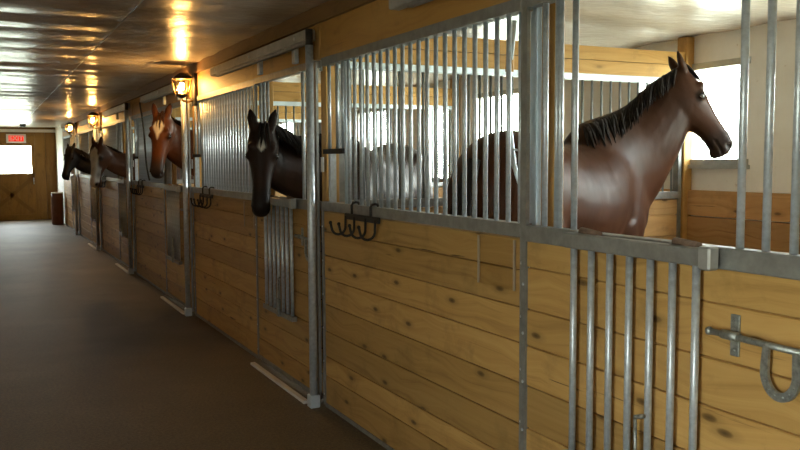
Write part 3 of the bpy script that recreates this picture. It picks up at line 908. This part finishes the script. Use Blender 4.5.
    for it in range(int(30 * (.011 / voxel) ** 2 * s * s)):
        for lam in (.55, -.30):
            acc = np.zeros_like(co_)
            for k_ in range(3):
                acc[:, k_] = np.bincount(ed[:, 0], co_[ed[:, 1], k_], nv_) + np.bincount(ed[:, 1], co_[ed[:, 0], k_], nv_)
            co_ = co_ + lam * wt * (acc / deg - co_)
    fin.vertices.foreach_set('co', co_.ravel()); fin.update()
    # sculpt and colour
    col = fin.color_attributes.new('coat', 'FLOAT_COLOR', 'POINT')
    nos = [hp(.925, -.085, sg * .098) for sg in (-1, 1)]
    eyes = [hp(.34, -.075, sg * .168) for sg in (-1, 1)]
    vals = []
    base, shade, muz, point = coat
    for v in fin.vertices:
        p = v.co
        q = p - P; sv, nv, lv = q.dot(a) / Lh, q.dot(n) / Lh, q.dot(lat) / Lh
        head = (-.15 < sv < 1.1 and -.5 < nv < .12 and abs(lv) < .25)
        c = Vector(base)
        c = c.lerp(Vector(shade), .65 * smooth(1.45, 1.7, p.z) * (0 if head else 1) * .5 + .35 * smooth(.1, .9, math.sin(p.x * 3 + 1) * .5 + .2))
        if p.z < .62 and abs(p.y) > .05 and dark_legs and abs(p.x) < 1.0: c = c.lerp(Vector(point), smooth(.75, .5, p.z))
        if head:
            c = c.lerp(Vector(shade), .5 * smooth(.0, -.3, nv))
            c = c.lerp(Vector(muz), smooth(.62, .84, sv))
            if blaze:
                w = lerp(blaze, sv)[0]; wob = .006 * math.sin(sv * 23 + lv * 9)
                if nv > -.16 and w > 0: c = c.lerp(Vector((.74, .70, .62)), smooth(w + .02 + wob, w - .02 + wob, abs(lv)))
            for e in nos:
                d = (p - e).length / Lh
                if d < .05:
                    c = c.lerp(Vector((.01, .006, .005)), smooth(.042, .022, d))
            for e in eyes:
                d = (p - e).length / Lh
                c = c.lerp(Vector((.012, .008, .006)), .8 * smooth(.085, .045, d))
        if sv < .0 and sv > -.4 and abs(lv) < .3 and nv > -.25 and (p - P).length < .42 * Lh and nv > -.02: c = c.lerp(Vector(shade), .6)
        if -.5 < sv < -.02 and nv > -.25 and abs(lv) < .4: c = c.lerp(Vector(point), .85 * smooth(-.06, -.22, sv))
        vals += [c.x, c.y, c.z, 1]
        for e in nos:
            d = (p - e).length / Lh
            if d < .045:
                v.co = p - lat * (1 if lv > 0 else -1) * (.030 * Lh) * smooth(.045, .012, d)
        if abs(nv + .178) < .012 + .03 * (0) and .80 < sv < 1.0 and head:              # mouth line
            v.co = v.co - lat * math.copysign(.012 * Lh, lv) * (1 if abs(lv) > .03 else 0)
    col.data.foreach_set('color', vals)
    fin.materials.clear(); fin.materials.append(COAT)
    fin.polygons.foreach_set('use_smooth', [True] * len(fin.polygons))
    o = bpy.data.objects.new(name, fin); C.objects.link(o); o.matrix_world = Mw
    tag(o, label, 'horse', group)
    # eyes
    for e, sg in zip(eyes, (-1, 1)):
        m = MB(); m.ball(e - lat * sg * .022 * Lh - n * .0 * Lh, .036 * Lh, 14, 10); m.build('eye', EYE, o)
    rng = random.Random(name + label)
    # mane: many thin tapering locks rooted along the crest
    def lock(m, root, d0, d1, ln, w, nseg=5):
        pts = []; p = Vector(root); d = d0.normalized()
        for i in range(nseg + 1):
            pts.append(p.copy()); d = (d.lerp(d1, .42)).normalized(); p = p + d * (ln / nseg)
        m.tube(pts, [w * k for k in (1, 1.05, .9, .7, .42, .1)[:nseg + 1]], 5, cap=False)
    if mane:
        m = MB()
        cnt = 260
        for i in range(cnt):
            t = .20 + .78 * i / (cnt - 1) + rng.uniform(-.008, .008)
            k = max(0, min(nn - 1, int(t * nn))); f = t * nn - k; f = max(0, min(1, f))
            c = crest[k][0].lerp(crest[k + 1][0], f); v, u, tg, hw = crest[k][1:]
            if t > .70:
                g_ = (t - .70) / .28; kk = int(.70 * nn); c = crest[kk][0].lerp(hp(-.03, -.09, 0), g_) + Vector((0, 0, .02)) * math.sin(PI * min(1, g_)); v = crest[kk][1].lerp(-a, g_ * .7).normalized()
            side = u * mane_side * (1 if True else 0)
            root = c + side * rng.uniform(-.012, .02) - v * .015
            hang = (Vector((0, 0, -1)) * .9 + side * (.28 + rng.uniform(-.1, .12)) + tg * rng.uniform(-.25, .1)).normalized()
            lock(m, root, (v * .8 + side * .7 + tg * rng.uniform(-.2, .2)), hang, rng.uniform(.17, .27) * (1 - .3 * smooth(.75, 1, t)), rng.uniform(.010, .016))
        m.build('mane', hair, o)
        m = MB()
        for i in range(forelock):
            root = hp(-.02 + rng.uniform(-.02, .02), -.01, rng.uniform(-.07, .07))
            lock(m, root, n * .35 + a * .5 + lat * rng.uniform(-.2, .2), a * .95 + n * .04 + lat * rng.uniform(-.18, .18), rng.uniform(.11, .19) * L / .6, rng.uniform(.007, .011))
        m.build('forelock', hair, o)
    if tail:
        m = MB()
        for i in range(46):
            an = rng.uniform(0, 2 * PI); r = rng.uniform(0, .035)
            root = Vector((-.80, r * math.cos(an), 1.46 + r * math.sin(an)))
            lock(m, root, Vector((-.5, rng.uniform(-.1, .1), -.5)), Vector((-.0 + rng.uniform(-.04, .04), rng.uniform(-.07, .07), -1)), rng.uniform(.8, 1.05), rng.uniform(.016, .026))
        m.build('tail', hair, o)
    return o

def ndir(v): return Vector(v).normalized()

BAY = ((.040, .0145, .006), (.020, .0085, .0045), (.022, .013, .010), (.016, .011, .009))
DARK = ((.024, .012, .008), (.014, .009, .006), (.016, .011, .009), (.012, .009, .008))
CHEST = ((.095, .030, .010), (.05, .016, .007), (.03, .018, .014), (.02, .012, .009))
BROWN = ((.07, .026, .011), (.045, .017, .008), (.10, .06, .045), (.02, .012, .009))
BLK = ((.006, .005, .005), (.005, .004, .004), (.007, .006, .006), (.01, .008, .008))

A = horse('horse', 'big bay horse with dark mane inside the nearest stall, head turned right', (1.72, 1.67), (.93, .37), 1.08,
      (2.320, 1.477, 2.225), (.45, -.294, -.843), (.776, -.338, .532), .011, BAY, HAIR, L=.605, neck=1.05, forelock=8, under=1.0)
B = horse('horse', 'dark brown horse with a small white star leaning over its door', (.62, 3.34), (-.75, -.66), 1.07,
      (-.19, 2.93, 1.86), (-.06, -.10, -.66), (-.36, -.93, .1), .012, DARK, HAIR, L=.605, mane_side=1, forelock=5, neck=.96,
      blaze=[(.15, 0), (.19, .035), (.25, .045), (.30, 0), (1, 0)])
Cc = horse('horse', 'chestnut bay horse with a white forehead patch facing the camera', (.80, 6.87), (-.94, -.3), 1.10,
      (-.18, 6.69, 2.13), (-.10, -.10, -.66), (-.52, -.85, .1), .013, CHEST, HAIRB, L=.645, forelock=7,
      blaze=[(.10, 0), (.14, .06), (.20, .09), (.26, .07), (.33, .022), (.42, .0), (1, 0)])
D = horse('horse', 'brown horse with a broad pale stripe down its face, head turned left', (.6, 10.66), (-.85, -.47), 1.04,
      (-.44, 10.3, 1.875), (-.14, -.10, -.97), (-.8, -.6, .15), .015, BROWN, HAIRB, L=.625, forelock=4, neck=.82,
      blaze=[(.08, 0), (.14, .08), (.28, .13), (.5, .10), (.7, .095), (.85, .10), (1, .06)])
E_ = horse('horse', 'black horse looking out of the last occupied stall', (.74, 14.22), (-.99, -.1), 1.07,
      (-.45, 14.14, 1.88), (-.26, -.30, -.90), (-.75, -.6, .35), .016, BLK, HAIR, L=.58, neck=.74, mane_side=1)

# ------------------------------------------------------------------ light, sky, camera
w = bpy.data.worlds.new('overcast_daylight'); bpy.context.scene.world = w; w.use_nodes = True
nt = w.node_tree; bg = nt.nodes['Background']
tc = N(nt, 'ShaderNodeTexCoord'); sp = N(nt, 'ShaderNodeSeparateXYZ'); nt.links.new(tc.outputs['Generated'], sp.inputs[0])
mr = N(nt, 'ShaderNodeMapRange'); nt.links.new(sp.outputs[2], mr.inputs[0]); mr.inputs[1].default_value = -.3; mr.inputs[2].default_value = .5
rp = ramp(nt, [(0, (.42, .45, .36)), (.36, (.62, .70, .58)), (.5, (.92, .98, .95)), (1, (.88, .96, 1.0))]); nt.links.new(mr.outputs[0], rp.inputs[0])
nt.links.new(rp.outputs[0], bg.inputs[0]); bg.inputs[1].default_value = 45.0

f, yaw, tilt, roll = 850, .4594, .0755, -.005
F = Vector((math.sin(yaw) * math.cos(tilt), math.cos(yaw) * math.cos(tilt), -math.sin(tilt)))
R = Vector((math.cos(yaw), -math.sin(yaw), 0)); U = R.cross(F)
R, U = R * math.cos(roll) + U * math.sin(roll), -R * math.sin(roll) + U * math.cos(roll)
cam = bpy.data.cameras.new('camera'); co = bpy.data.objects.new('camera', cam); C.objects.link(co)
cam.sensor_width = 36; cam.lens = 36 * f / 800; cam.clip_end = 200
co.matrix_world = Matrix.Translation((-1.9881, -2.8784, 1.5996)) @ Matrix((R, U, -F)).transposed().to_4x4()
sc = bpy.context.scene; sc.camera = co
sc.view_settings.view_transform = 'Standard'; sc.view_settings.look = 'None'
sc.view_settings.gamma = 1; sc.view_settings.exposure = 0
try: sc.view_settings.use_curve_mapping = False
except Exception: pass
sc.cycles.use_denoising = True
sc.cycles.max_bounces = 10; sc.cycles.diffuse_bounces = 6; sc.cycles.transparent_max_bounces = 24
sc.cycles.sample_clamp_indirect = 6
